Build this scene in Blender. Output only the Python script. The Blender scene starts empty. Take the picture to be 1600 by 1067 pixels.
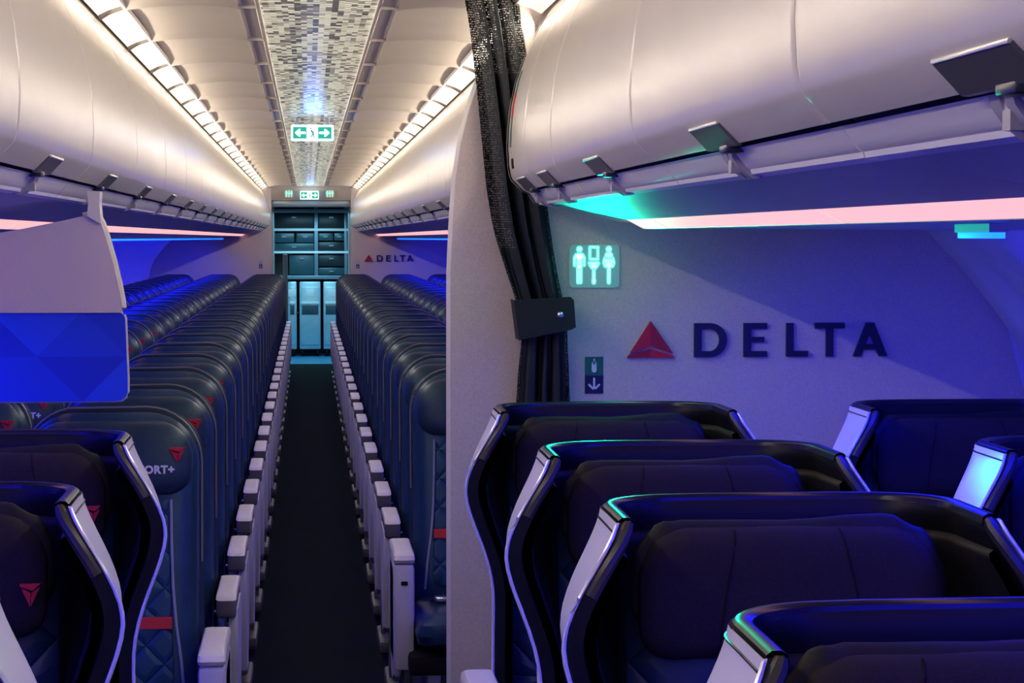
import bpy, bmesh, math, random
from mathutils import Vector, Matrix
random.seed(7)
PI = math.pi
scn = bpy.context.scene
C = scn.collection

# ------------------------------------------------------------------ camera
F = 3500.0                       # focal length in pixels of the 1600 px frame
EYE = 1.58
PITCH = math.atan(161.5 / F)
YAW = math.atan(319 / F * math.cos(PITCH))
cam_d = bpy.data.cameras.new('camera')
cam_d.sensor_width = 36.0
cam_d.lens = F / 1600 * 36.0
cam_d.clip_start = 0.05
cam = bpy.data.objects.new('camera', cam_d)
C.objects.link(cam)
cam.location = (0, 0, EYE)
cam.rotation_euler = (PI / 2 - PITCH, 0, -YAW)
scn.camera = cam

# ------------------------------------------------------------------ world and exposure
w = bpy.data.worlds.new('cabin_air')
scn.world = w
w.use_nodes = True
w.node_tree.nodes['Background'].inputs[0].default_value = (0.16, 0.10, 0.85, 1)
w.node_tree.nodes['Background'].inputs[1].default_value = 0.24
scn.view_settings.view_transform = 'Standard'
scn.view_settings.look = 'None'
scn.view_settings.exposure = 0.0
scn.view_settings.gamma = 1.0
scn.view_settings.use_curve_mapping = False

XC = 0.03                        # centre line of the cabin
YG = 26.2                        # front of the aft lavatories

def lamp(name, kind, loc, power, col, size=None, rot=(0, 0, 0), spread=None, blend=None):
    d = bpy.data.lights.new(name, kind)
    d.energy = power
    d.color = col
    if kind == 'AREA':
        d.shape = 'RECTANGLE'
        d.size, d.size_y = size
        if spread: d.spread = spread
    elif kind == 'SPOT':
        d.spot_size = spread; d.spot_blend = blend or .5; d.shadow_soft_size = size or .02
    elif size:
        d.shadow_soft_size = size
    o = bpy.data.objects.new(name, d)
    C.objects.link(o)
    o.location = loc
    o.rotation_euler = rot
    return o

WARM = (1.0, 0.88, 0.71)
# cove lamps: rest above the bins and wash the ceiling and the faces of the bins opposite
for s in (-1, 1):
    lamp('cove_lamp', 'AREA', (XC + s * .541, 12.4, 2.121), 67, WARM, (.010, 27), (0, s * math.radians(76), 0))
# blue mood lamps in the cove above each window row
for s in (-1, 1):
    lamp('window_mood_lamp', 'AREA', (XC + s * 1.12, 15.8, 1.58), 130, (.006, .008, 1.0), (.05, 20), (0, -s * math.radians(25), 0))
    lamp('window_mood_lamp', 'AREA', (XC + s * 1.12, 1.9, 1.58), 88, (.006, .008, 1.0), (.20, 6.2), (0, -s * math.radians(15), 0))
# mood lamps of the galley
lamp('galley_lamp', 'AREA', (0.03, 28.9, 1.9), 30, (.30, .75, 1.0), (.8, 1.2))
# light thrown back by the lavatory signs
lamp('sign_glow', 'SPOT', (0.715, 5.62, 1.515), 26, (0, 1, .55), .03, (math.radians(-97), 0, math.radians(3)), math.radians(50), .3)
lamp('sign_glow', 'POINT', (0.76, 5.42, 1.52), .2, (0, 1, .6), .05)
for y in (11.1, 25.8):
    lamp('exit_sign_glow', 'POINT', (0.03, y, 2.09), 1.0, (.05, .22, 1.0), .05)

# ------------------------------------------------------------------ materials
M = {}
def mat(name, col, rough=.5, metal=0, noise=0, nscale=40, bump=0, bscale=200, coat=0, spec=.5, sheen=0):
    m = bpy.data.materials.new(name)
    m.use_nodes = True
    nt = m.node_tree
    b = nt.nodes['Principled BSDF']
    b.inputs['Base Color'].default_value = (*col, 1)
    b.inputs['Roughness'].default_value = rough
    b.inputs['Metallic'].default_value = metal
    b.inputs['Specular IOR Level'].default_value = spec
    b.inputs['Coat Weight'].default_value = coat
    b.inputs['Sheen Weight'].default_value = sheen
    tc = nt.nodes.new('ShaderNodeTexCoord')
    if noise:
        n = nt.nodes.new('ShaderNodeTexNoise'); n.inputs['Scale'].default_value = nscale
        n.inputs['Detail'].default_value = 4
        r = nt.nodes.new('ShaderNodeMixRGB'); r.blend_type = 'MULTIPLY'; r.inputs[0].default_value = 1
        mp = nt.nodes.new('ShaderNodeMapRange')
        mp.inputs[1].default_value = .3; mp.inputs[2].default_value = .7
        mp.inputs[3].default_value = 1 - noise; mp.inputs[4].default_value = 1 + noise
        nt.links.new(tc.outputs['Object'], n.inputs['Vector'])
        nt.links.new(n.outputs['Fac'], mp.inputs[0])
        r.inputs[1].default_value = (*col, 1)
        nt.links.new(mp.outputs[0], r.inputs[2])
        nt.links.new(r.outputs[0], b.inputs['Base Color'])
    if bump:
        n2 = nt.nodes.new('ShaderNodeTexNoise'); n2.inputs['Scale'].default_value = bscale
        bp = nt.nodes.new('ShaderNodeBump'); bp.inputs['Strength'].default_value = bump
        bp.inputs['Distance'].default_value = .002
        nt.links.new(tc.outputs['Object'], n2.inputs['Vector'])
        nt.links.new(n2.outputs['Fac'], bp.inputs['Height'])
        nt.links.new(bp.outputs[0], b.inputs['Normal'])
    M[name] = m
    return m

def emis(name, col, strength, base=(.8, .8, .8)):
    m = bpy.data.materials.new(name)
    m.use_nodes = True
    b = m.node_tree.nodes['Principled BSDF']
    b.inputs['Base Color'].default_value = (*base, 1)
    b.inputs['Emission Color'].default_value = (*col, 1)
    b.inputs['Emission Strength'].default_value = strength
    M[name] = m
    return m

def mnode(nt, op, a, b=None):
    n = nt.nodes.new('ShaderNodeMath'); n.operation = op
    for i, v in enumerate((a, b)):
        if v is None: continue
        if isinstance(v, (int, float)): n.inputs[i].default_value = v
        else: nt.links.new(v, n.inputs[i])
    return n.outputs[0]

def quilt(name, col, s=.075, rough=.42, kind='diamond', depth=.006):
    """leather with stitched grooves"""
    m = mat(name, col, rough, noise=.12, nscale=25)
    nt = m.node_tree; b = nt.nodes['Principled BSDF']
    tc = nt.nodes.new('ShaderNodeTexCoord')
    sp = nt.nodes.new('ShaderNodeSeparateXYZ')
    nt.links.new(tc.outputs['Object'], sp.inputs[0])
    x, z = sp.outputs[0], sp.outputs[2]
    def ridge(v):
        f = mnode(nt, 'FRACT', mnode(nt, 'ADD', v, 100.5))
        return mnode(nt, 'ABSOLUTE', mnode(nt, 'SUBTRACT', f, .5))
    u = ridge(mnode(nt, 'DIVIDE', mnode(nt, 'ADD', x, z), s))
    v = ridge(mnode(nt, 'DIVIDE', mnode(nt, 'SUBTRACT', x, z), s))
    d = mnode(nt, 'MINIMUM', u, v)
    if kind == 'triangle':
        d = mnode(nt, 'MINIMUM', d, ridge(mnode(nt, 'DIVIDE', z, s)))
    h = mnode(nt, 'POWER', mnode(nt, 'MULTIPLY', mnode(nt, 'MINIMUM', d, .2), 5), .35)
    bp = nt.nodes.new('ShaderNodeBump'); bp.inputs['Strength'].default_value = 1
    bp.inputs['Distance'].default_value = depth
    nt.links.new(h, bp.inputs['Height'])
    nt.links.new(bp.outputs[0], b.inputs['Normal'])
    return m

mat('bin_plastic', (.64, .595, .53), .30, noise=.02, nscale=6, bump=.05, bscale=500)
mat('bin_dark', (.035, .035, .05), .35)
mat('bracket', (.36, .34, .40), .4)
mat('latch', (.15, .14, .145), .3, .4)
mat('latch_edge', (.7, .68, .66), .3, .6)
mat('ceiling_plastic', (.56, .50, .44), .5, noise=.03, nscale=4)
mat('ceiling_frame', (.62, .56, .52), .4)
mat('rib', (.22, .19, .175), .5)
mat('seam', (.012, .011, .013), .8, spec=.1)
mat('metal_seam', (.85, .80, .72), .3, .3)
mat('rail', (.90, .87, .86), .28)
mat('under', (.52, .50, .56), .42, noise=.02, nscale=8)
mat('sidewall', (.70, .69, .74), .4)
mat('speckle_wall', (.68, .58, .54), .5, noise=.10, nscale=260, bump=.35, bscale=420)
mat('partition_edge', (.72, .68, .66), .4)
mat('navy', (.013, .036, .082), .30, noise=.18, nscale=18, bump=.25, bscale=160)
mat('navy_dark', (.010, .018, .040), .42, noise=.15, nscale=25)
mat('headrest_navy', (.014, .028, .056), .38, noise=.18, nscale=22, bump=.3, bscale=200)
quilt('navy_quilt', (.013, .048, .095), .088)
for n_ in ('navy', 'navy_dark', 'headrest_navy', 'navy_quilt'):
    M[n_].node_tree.nodes['Principled BSDF'].inputs['Specular Tint'].default_value = (.45, .72, 1, 1)
quilt('navy_triangle', (.010, .032, .085), .15, kind='triangle')
mat('lit_edge_piping', (.17, .18, .20), .3)  # grey lightened to paint the lit edge of the seat arch
mat('piping', (.30, .32, .36), .4, .2)
mat('red', (.62, .012, .022), .45, bump=.3, bscale=300)
mat('red_dark', (.40, .005, .012), .45)
mat('arm_cap', (.80, .76, .70), .38, noise=.04, nscale=60)
mat('arm_body', (.13, .12, .14), .45)
mat('arm_panel', (.60, .59, .70), .38)
mat('chrome', (.8, .8, .82), .15, 1)
mat('metal', (.35, .35, .38), .35, .8)
mat('carpet', (.011, .018, .021), .95, noise=.75, nscale=350, bump=.8, bscale=600, spec=.1)
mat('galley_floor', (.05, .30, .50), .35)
mat('shell_white', (.80, .78, .83), .32)
mat('shell_black', (.004, .004, .007), .42, spec=.3)
mat('shell_rim', (.010, .010, .016), .22)
mat('edge_cap', (.028, .024, .024), .35)
mat('first_fabric', (.019, .012, .017), .8, noise=.2, nscale=300, bump=.4, bscale=500, spec=.25)
mat('first_dark', (.008, .007, .009), .6, noise=.2, nscale=60, spec=.3)
mat('brown_leather', (.035, .028, .034), .5, noise=.2, nscale=60)
mat('trim_silver', (.85, .85, .90), .2, .35)
mat('white_paint', (.85, .85, .83), .4)
mat('white_text', (.82, .82, .86), .5)
mat('letter_navy', (.008, .008, .045), .4)
mat('sign_green', (.0, .16, .09), .4)
mat('sign_navy', (.006, .008, .07), .4)
mat('divider', (.70, .59, .56), .5, noise=.05, nscale=300, bump=.15, bscale=400)
mat('divider_edge', (.75, .70, .62), .35)
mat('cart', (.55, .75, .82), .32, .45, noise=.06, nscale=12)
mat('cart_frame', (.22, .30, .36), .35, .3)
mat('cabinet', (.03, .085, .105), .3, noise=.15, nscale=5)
mat('cabinet_dark', (.012, .022, .028), .35)
mat('grey_panel', (.22, .22, .24), .5)
mat('sign_plate', (.50, .60, .66), .3)
mat('black_gap', (.006, .006, .01), .7)
emis('cove_emit', (1.0, .86, .66), .95)
emis('pink_emit', (1.0, .48, .42), 1.1)
emis('blue_emit', (.0, .045, 1.0), 9)
emis('exit_white', (.55, .95, 1.0), 1.2)
emis('exit_green', (.0, .28, .17), 1.0, (.0, .2, .1))
emis('exit_ink', (.0, .10, .09), .5, (.0, .1, .1))
emis('teal_emit', (.0, .80, .52), 1.0)
emis('teal_white', (.40, 1.0, .80), 1.0)
emis('teal_soft', (.1, .75, .55), .12, (.45, .55, .58))

# mosaic light panel
m = bpy.data.materials.new('mosaic'); m.use_nodes = True; M['mosaic'] = m
nt = m.node_tree; b = nt.nodes['Principled BSDF']
tc = nt.nodes.new('ShaderNodeTexCoord'); sp = nt.nodes.new('ShaderNodeSeparateXYZ')
nt.links.new(tc.outputs['Object'], sp.inputs[0])
cx_ = mnode(nt, 'FLOOR', mnode(nt, 'DIVIDE', sp.outputs[0], .0165))
wn0 = nt.nodes.new('ShaderNodeTexWhiteNoise'); wn0.noise_dimensions = '1D'
nt.links.new(cx_, wn0.inputs['W'])
yy = mnode(nt, 'ADD', mnode(nt, 'DIVIDE', sp.outputs[1], .050), mnode(nt, 'MULTIPLY', wn0.outputs['Value'], 7))
cy_ = mnode(nt, 'FLOOR', yy)
cmb = nt.nodes.new('ShaderNodeCombineXYZ')
nt.links.new(cx_, cmb.inputs[0]); nt.links.new(cy_, cmb.inputs[1])
wn = nt.nodes.new('ShaderNodeTexWhiteNoise'); wn.noise_dimensions = '2D'
nt.links.new(cmb.outputs[0], wn.inputs['Vector'])
fy = mnode(nt, 'ABSOLUTE', mnode(nt, 'SUBTRACT', mnode(nt, 'FRACT', yy), .5))
edge = mnode(nt, 'LESS_THAN', fy, .40)
rmp = nt.nodes.new('ShaderNodeValToRGB')
e = rmp.color_ramp.elements
e[0].position = 0; e[0].color = (.04, .03, .02, 1)
e[1].position = 1; e[1].color = (1, .93, .70, 1)
for p_, c_ in ((.20, (.09, .07, .05, 1)), (.34, (.34, .29, .21, 1)), (.55, (.78, .71, .52, 1))):
    x_ = e.new(p_); x_.color = c_
nt.links.new(mnode(nt, 'ADD', mnode(nt, 'MULTIPLY', wn.outputs['Value'], .72), mnode(nt, 'MULTIPLY', wn0.outputs['Value'], .28)), rmp.inputs[0])
st = mnode(nt, 'ADD', mnode(nt, 'MULTIPLY', edge, .62), .10)
nt.links.new(rmp.outputs[0], b.inputs['Emission Color'])
nt.links.new(st, b.inputs['Emission Strength'])
b.inputs['Base Color'].default_value = (.3, .28, .26, 1); b.inputs['Roughness'].default_value = .25

# perforated curtain fabric
m = mat('curtain', (.004, .009, .011), .55, noise=.2, nscale=40)
nt = m.node_tree; b = nt.nodes['Principled BSDF']; out = nt.nodes['Material Output']
tc = nt.nodes.new('ShaderNodeUVMap')
mp = nt.nodes.new('ShaderNodeMapping'); mp.inputs['Scale'].default_value = (1, 1, 1)
nt.links.new(tc.outputs[0], mp.inputs[0])
vo = nt.nodes.new('ShaderNodeTexVoronoi'); vo.inputs['Scale'].default_value = 170; vo.inputs['Randomness'].default_value = .35
nt.links.new(mp.outputs[0], vo.inputs['Vector'])
hole = mnode(nt, 'LESS_THAN', vo.outputs['Distance'], .27)
tr = nt.nodes.new('ShaderNodeBsdfTransparent'); mx = nt.nodes.new('ShaderNodeMixShader')
nt.links.new(hole, mx.inputs[0]); nt.links.new(b.outputs[0], mx.inputs[1]); nt.links.new(tr.outputs[0], mx.inputs[2])
nt.links.new(mx.outputs[0], out.inputs[0])
mat('curtain_solid', (.003, .006, .007), .6)

# blue lower divider with printed facets
m = mat('facet_blue', (.01, .02, .8), .35)
nt = m.node_tree; b = nt.nodes['Principled BSDF']
tc = nt.nodes.new('ShaderNodeTexCoord'); sp = nt.nodes.new('ShaderNodeSeparateXYZ')
nt.links.new(tc.outputs['Object'], sp.inputs[0])
S_ = .19
u = mnode(nt, 'FLOOR', mnode(nt, 'DIVIDE', mnode(nt, 'ADD', sp.outputs[0], sp.outputs[2]), S_))
v = mnode(nt, 'FLOOR', mnode(nt, 'DIVIDE', mnode(nt, 'SUBTRACT', sp.outputs[0], sp.outputs[2]), S_))
t = mnode(nt, 'FLOOR', mnode(nt, 'DIVIDE', sp.outputs[2], .095))
cmb = nt.nodes.new('ShaderNodeCombineXYZ')
nt.links.new(u, cmb.inputs[0]); nt.links.new(v, cmb.inputs[1]); nt.links.new(t, cmb.inputs[2])
wn = nt.nodes.new('ShaderNodeTexWhiteNoise'); nt.links.new(cmb.outputs[0], wn.inputs['Vector'])
rmp = nt.nodes.new('ShaderNodeValToRGB')
rmp.color_ramp.elements[0].color = (.004, .02, .55, 1); rmp.color_ramp.elements[1].color = (.015, .09, .95, 1)
nt.links.new(wn.outputs['Value'], rmp.inputs[0])
nt.links.new(rmp.outputs[0], b.inputs['Base Color'])

# ------------------------------------------------------------------ mesh helpers
def obj(name, bm, material, parent=None, loc=None, angle=35, smooth=True):
    me = bpy.data.meshes.new(name)
    bmesh.ops.recalc_face_normals(bm, faces=bm.faces[:])
    bm.to_mesh(me); bm.free()
    me.materials.append(M[material] if isinstance(material, str) else material)
    if smooth:
        for p in me.polygons: p.use_smooth = True
        me.set_sharp_from_angle(angle=math.radians(angle))
    o = bpy.data.objects.new(name, me)
    C.objects.link(o)
    if parent: o.parent = parent
    if loc: o.location = loc
    return o

def struct(name, bm, material, **k):
    o = obj(name, bm, material, **k)
    if not o.parent: o['kind'] = 'structure'
    return o

def thing(name, label, cat, loc=(0, 0, 0), group=None, rotz=0):
    o = bpy.data.objects.new(name, None)
    C.objects.link(o)
    o.empty_display_size = .05
    o.location = loc
    o.rotation_euler = (0, 0, rotz)
    return tag(o, label, cat, group)

def tag(o, label, cat, group=None):
    o['label'] = label; o['category'] = cat
    if group: o['group'] = group
    return o

def dup(root, loc, label):
    r = root.copy(); C.objects.link(r)
    r.location = loc; r['label'] = label
    for ch in list(root.children):
        c = ch.copy(); C.objects.link(c); c.parent = r
        for g in list(ch.children):
            d = g.copy(); C.objects.link(d); d.parent = c
    return r

def BM(): return bmesh.new()

def box(bm, x0, x1, y0, y1, z0, z1, bev=0, seg=2):
    r = bmesh.ops.create_cube(bm, size=1, matrix=Matrix.Translation(((x0 + x1) / 2, (y0 + y1) / 2, (z0 + z1) / 2)) @
                              Matrix.Diagonal((abs(x1 - x0), abs(y1 - y0), abs(z1 - z0), 1)))
    if bev:
        es = list({e for v in r['verts'] for e in v.link_edges})
        bmesh.ops.bevel(bm, geom=es, offset=bev, segments=seg, affect='EDGES', profile=.5)
    return bm

def loft(bm, secs, closed=False, capends=False):
    rows = [[bm.verts.new(p) for p in s] for s in secs]
    n = len(rows[0])
    for a, b2 in zip(rows, rows[1:]):
        for i in range(n if closed else n - 1):
            j = (i + 1) % n
            try: bm.faces.new((a[i], a[j], b2[j], b2[i]))
            except ValueError: pass
    if capends and closed:
        for r in (rows[0], rows[-1]):
            try: bm.faces.new(r)
            except ValueError: pass
    return rows

def prism_y(bm, poly, y0, y1):
    """poly of (x, z), extruded along y"""
    loft(bm, [[(x, y0, z) for x, z in poly], [(x, y1, z) for x, z in poly]], True, True)
    return bm

def prism_x(bm, poly, x0, x1):
    loft(bm, [[(x0, y, z) for y, z in poly], [(x1, y, z) for y, z in poly]], True, True)
    return bm

def tube(bm, pts, r, n=8, cap=True):
    pts = [Vector(p) for p in pts]
    secs = []
    for i, p in enumerate(pts):
        t = (pts[min(i + 1, len(pts) - 1)] - pts[max(i - 1, 0)]).normalized()
        a = Vector((0, 0, 1)) if abs(t.z) < .9 else Vector((1, 0, 0))
        u = t.cross(a).normalized(); v = t.cross(u)
        rr = r[i] if isinstance(r, (list, tuple)) else r
        secs.append([p + u * rr * math.cos(k * 2 * PI / n) + v * rr * math.sin(k * 2 * PI / n) for k in range(n)])
    loft(bm, secs, True, cap)
    return bm

def pillow(bm, outline, c, df, db, p=5, rings=8, fn=None):
    """outline: list of (x, z) round c; bulges df toward -y and db toward +y"""
    secs = []
    rs = [math.sin(k / rings * PI / 2) for k in range(1, rings + 1)]
    def pt(r, x, z, sgn):
        h = (max(0, 1 - r ** p)) ** (1 / 2.0)
        y = c[1] + (-df if sgn < 0 else db) * h
        X, Z = c[0] + (x - c[0]) * r, c[2] + (z - c[2]) * r
        q = Vector((X, y, Z))
        return fn(q) if fn else q
    for r in rs: secs.append([pt(r, x, z, -1) for x, z in outline])
    for r in rs[-2::-1]: secs.append([pt(r, x, z, 1) for x, z in outline])
    rows = loft(bm, secs, True)
    for row, s in ((rows[0], -1), (rows[-1], 1)):
        cv = bm.verts.new(pt(0, c[0], c[2], s))
        for i in range(len(row)):
            bm.faces.new((cv, row[i], row[(i + 1) % len(row)]))
    return bm

def rrect(x0, x1, z0, z1, r, n=6, rb=None):
    """rounded rectangle, r top corner radius, rb bottom corner radius, points dense on sides"""
    rb = r if rb is None else rb
    pts = []
    for cx, cz, a0, rr in ((x1 - r, z1 - r, 0, r), (x0 + r, z1 - r, 90, r), (x0 + rb, z0 + rb, 180, rb), (x1 - rb, z0 + rb, 270, rb)):
        for k in range(n + 1):
            a = math.radians(a0 + 90 * k / n)
            pts.append((cx + rr * math.cos(a), cz + rr * math.sin(a)))
    out = []
    for i, p in enumerate(pts):
        q = pts[(i + 1) % len(pts)]
        out.append(p)
        d = math.hypot(q[0] - p[0], q[1] - p[1])
        k = int(d / .05)
        for j in range(1, k + 1):
            t = j / (k + 1)
            out.append((p[0] + (q[0] - p[0]) * t, p[1] + (q[1] - p[1]) * t))
    return out

def flat(bm, poly, y, th=.002):
    """poly (x,z) plate in an xz plane"""
    return prism_y(bm, poly, y, y + th)

def text_bm(s, size, loc, rot=(PI / 2, 0, 0), ext=.001, bold=.0):
    cu = bpy.data.curves.new('t', 'FONT'); cu.body = s; cu.size = size; cu.extrude = ext; cu.offset = bold
    cu.resolution_u = 3; cu.space_character = 1.08
    cu.align_x = 'CENTER'
    o = bpy.data.objects.new('t', cu)
    C.objects.link(o)
    bpy.context.view_layer.update()
    me = bpy.data.meshes.new_from_object(o)
    bm = BM(); bm.from_mesh(me)
    bmesh.ops.transform(bm, matrix=Matrix.Translation(loc) @ Matrix.Rotation(rot[2], 4, 'Z') @ Matrix.Rotation(rot[0], 4, 'X'), verts=bm.verts[:])
    bpy.data.objects.remove(o); bpy.data.curves.remove(cu); bpy.data.meshes.remove(me)
    return bm

# ------------------------------------------------------------------ floor
bm = BM(); box(bm, XC - 1.84, XC + 1.84, -1.6, 28.2, -.05, 0)
struct('floor', bm, 'carpet')
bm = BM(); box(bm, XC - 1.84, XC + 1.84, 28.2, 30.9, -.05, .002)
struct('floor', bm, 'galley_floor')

# ------------------------------------------------------------------ side walls
WALLP = [(1.56, 1.60), (1.60, 1.545), (1.655, 1.48), (1.72, 1.40), (1.776, 1.325), (1.815, 1.22), (1.84, 1.10),
         (1.85, .95), (1.85, .80), (1.84, .5), (1.80, .25), (1.74, 0.0)]
def wall(s, name):
    secs = []
    y = -1.6
    ys = []
    while y < YG + 4.6:
        ys.append(y); y += .0177
    for y in ys:
        ph = (y / .531) % 1.0
        row = []
        for x, z in WALLP:
            rid = math.exp(-((ph - .5) / .16) ** 4)            # the pillar between two windows
            k = max(0, min(1, (z - .85) / .2)) * max(0, min(1, (1.56 - z) / .06))
            seam = .006 if ph < .06 else 0
            row.append((XC + s * (x + .05 * k * (1 - rid) + seam), y, z))
        row.append((XC + s * 1.9, y, 0))
        secs.append(row)
    bm = BM(); loft(bm, secs)
    return struct(name, bm, 'sidewall', angle=60)
wall(-1, 'wall_left'); wall(1, 'wall_right')
# closing panels above the bins, out of sight from the seats
bm = BM(); box(bm, XC - 1.84, XC + 1.84, -1.6, 30.9, 2.30, 2.33)
struct('ceiling', bm, 'ceiling_plastic')

# ------------------------------------------------------------------ ceiling: ribbed panels, centre frame, mosaic
RIB = .94
RY0 = 5.83 - 8 * .94
def ceil_side(s):
    prof = [(.205, 2.178), (.26, 2.185), (.33, 2.187), (.40, 2.183), (.455, 2.178), (.492, 2.174)]
    bm = BM()
    y = RY0
    secs = []
    while y < YG - .02:
        for t, dz in ((0, -.010), (.014, -.010), (.020, .001), (.05, .004), (.12, .006), (.5, .008), (.88, .003), (.95, -.002), (.985, -.009)):
            secs.append([(XC + s * x, min(YG, y + t * RIB), z + dz) for x, z in prof])
        y += RIB
    loft(bm, secs)
    struct('ceiling', bm, 'ceiling_plastic', angle=25)
for s in (-1, 1): ceil_side(s)
for s in (-1, 1):
    bm = BM()
    # frame beside the mosaic: a shallow channel in cross section
    pr = [(.152, 2.190), (.154, 2.176), (.160, 2.176), (.163, 2.179), (.195, 2.179), (.198, 2.176), (.204, 2.176), (.206, 2.190)]
    loft(bm, [[(XC + s * x, yy_, z) for x, z in pr] for yy_ in (-1.6, YG)])
    y = RY0
    k = 0
    while y < YG:
        box(bm, XC + s * .16, XC + s * .205, y, y + .014, 2.170, 2.185)
        y += RIB; k += 1
    struct('trim_1' if s < 0 else 'trim_2', bm, 'ceiling_frame')
bm = BM(); box(bm, XC - .153, XC + .153, -1.6, YG, 2.184, 2.20)
o = obj('mosaic_light_panel', bm, 'mosaic')
tag(o, 'long glowing mosaic light panel down the middle of the ceiling', 'light panel')
bm = BM()
for s in (-1, 1):
    box(bm, XC + s * .1525 - .002, XC + s * .1525 + .002, -1.6, YG, 2.172, 2.186)
struct('trim_3', bm, 'metal_seam')

# cove lights: one glowing strip with ribs per side
def cove(s):
    word = 'left' if s < 0 else 'right'
    t = thing('cove_light', 'cream glowing cove light strip along the %s edge of the ceiling' % word, 'cove light', (XC + s * .53, 0, 2.16), 'cove light strips beside the ceiling')
    y = RY0 + .03
    bm = BM()
    while y < YG:
        y1 = min(y + RIB - .03, YG)
        pts = [(-.034, .012), (-.015, .006), (.006, -.002), (.030, -.014)]
        loft(bm, [[(s * x, yy_, z) for x, z in pts] for yy_ in (y, y1)])
        y += RIB
    obj('diffuser', bm, 'cove_emit', t)
    bm = BM(); y = RY0 - .03
    while y < YG:
        pts = [(-.034, .006), (-.015, .000), (.006, -.008), (.028, -.022), (.030, .02), (-.034, .03)]
        loft(bm, [[(s * x, yy_, z) for x, z in pts] for yy_ in (y + .005, y + .055)], True, True)
        y += RIB
    obj('ribs', bm, 'rib', t)['kind'] = 'stuff'
    bm = BM()
    box(bm, s * -.040, s * -.033, -1.6, YG, .004, .018)
    obj('edge_strip', bm, 'metal_seam', t)
cove(-1); cove(1)

# ------------------------------------------------------------------ overhead bins
BINP = [(.572, 2.150), (.550, 2.115), (.524, 2.065), (.500, 2.012), (.482, 1.960), (.470, 1.905), (.464, 1.850), (.462, 1.80),
        (.465, 1.755), (.469, 1.733), (.473, 1.724), (.500, 1.697)]
L = 1.17
def make_bin(s, length, label, y0, latch=True):
    t = thing('overhead_bin', label, 'overhead bin', (XC, y0, 0), 'overhead bins on the %s side' % ('left' if s < 0 else 'right'))
    # door skin with rounded long-ways ends
    secs = []
    for dy, ins in ((0, .020), (.0015, .006), (.004, .002), (.009, 0), (.016, 0), (.024, 0), (length / 2, 0), (length - .024, 0), (length - .016, 0), (length - .009, 0), (length - .004, .002), (length - .0015, .006), (length, .020)):
        row = []
        for i, (x, z) in enumerate(BINP):
            a = BINP[max(0, i - 1)]; b2 = BINP[min(len(BINP) - 1, i + 1)]
            tx, tz = b2[0] - a[0], b2[1] - a[1]; l = math.hypot(tx, tz)
            nx, nz = -tz / l, tx / l      # outward normal (+x side) of the skin, inset along it
            row.append((s * (x + nx * ins), dy, z + nz * ins * .2))
        secs.append(row)
    bm = BM(); loft(bm, secs)
    obj('door', bm, 'bin_plastic', t, angle=28)
    # body behind the door, closed
    body = [(.585, 2.155), (.560, 2.10), (.535, 2.05), (.512, 2.0), (.495, 1.95), (.482, 1.85), (.480, 1.76), (.520, 1.705),
            (.548, 1.672), (.75, 1.636), (1.70, 1.62), (1.83, 2.0), (1.83, 2.28), (.60, 2.28)]
    bm = BM(); prism_y(bm, [(s * x, z) for x, z in body], .006, length - .006)
    obj('body', bm, 'bin_dark', t)
    # hand rail: rounded moulding under the door
    rp = [(.512, 1.694), (.516, 1.690), (.524, 1.680), (.531, 1.671), (.540, 1.666), (.552, 1.667), (.552, 1.690), (.53, 1.697)]
    bm = BM(); prism_y(bm, [(s * x, z) for x, z in rp], .003, length - .003)
    lip = [(.536, 1.668), (.538, 1.662), (.556, 1.659), (.556, 1.668)]
    prism_y(bm, [(s * x, z) for x, z in lip], .003, length - .003)
    obj('hand_rail', bm, 'rail', t)
    # underside
    up = [(.550, 1.662), (.62, 1.6505), (.69, 1.638), (.750, 1.6245), (.750, 1.634), (.55, 1.672)]
    bm = BM(); prism_y(bm, [(s * x, z) for x, z in up], .002, length - .002)
    obj('underside', bm, 'under', t)
    up = [(.802, 1.602), (.90, 1.604), (1.1, 1.602), (1.35, 1.600), (1.56, 1.598), (1.56, 1.615), (.8, 1.62)]
    bm = BM(); prism_y(bm, [(s * x, z) for x, z in up], .002, length - .002)
    obj('service_panel', bm, 'under', t)
    up = [(.751, 1.6255), (.760, 1.6215), (.795, 1.603), (.803, 1.6035), (.803, 1.612), (.76, 1.632)]
    bm = BM(); prism_y(bm, [(s * x, z) for x, z in up], .016, length - .016)
    obj('light_strip', bm, 'pink_emit', t)
    if latch:
        c = length / 2
        h = .10
        bm = BM()
        lp = [(.4745, 1.722), (.4725, 1.7195), (.4965, 1.6945), (.503, 1.694), (.508, 1.70), (.485, 1.720)]
        loft(bm, [[(s * x, c + dy, z) for x, z in lp] for dy in (-h, h)], True, True)
        lo = obj('latch', bm, 'latch', t)
        bm = BM(); box(bm, s * .4705, s * .4745, c - h, c + h, 1.7195, 1.7240, .001)
        obj('latch_edge', bm, 'latch_edge', lo)
        bm = BM()
        box(bm, s * .494, s * .520, c - .045, c + .005, 1.688, 1.699, .003)
        obj('striker', bm, 'bin_dark', t)
        bk = [(.510, 1.693), (.513, 1.683), (.524, 1.668), (.540, 1.656), (.553, 1.658), (.55, 1.69), (.53, 1.70)]
        bm = BM(); prism_y(bm, [(s * x, z) for x, z in bk], c + .012, c + .034)
        prism_y(bm, [(s * x, z) for x, z in bk], c + .046, c + .072)
        box(bm, s * .515, s * .545, c + .03, c + .05, 1.664, 1.694)
        obj('hinge_bracket', bm, 'bracket', t)
    return t

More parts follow.
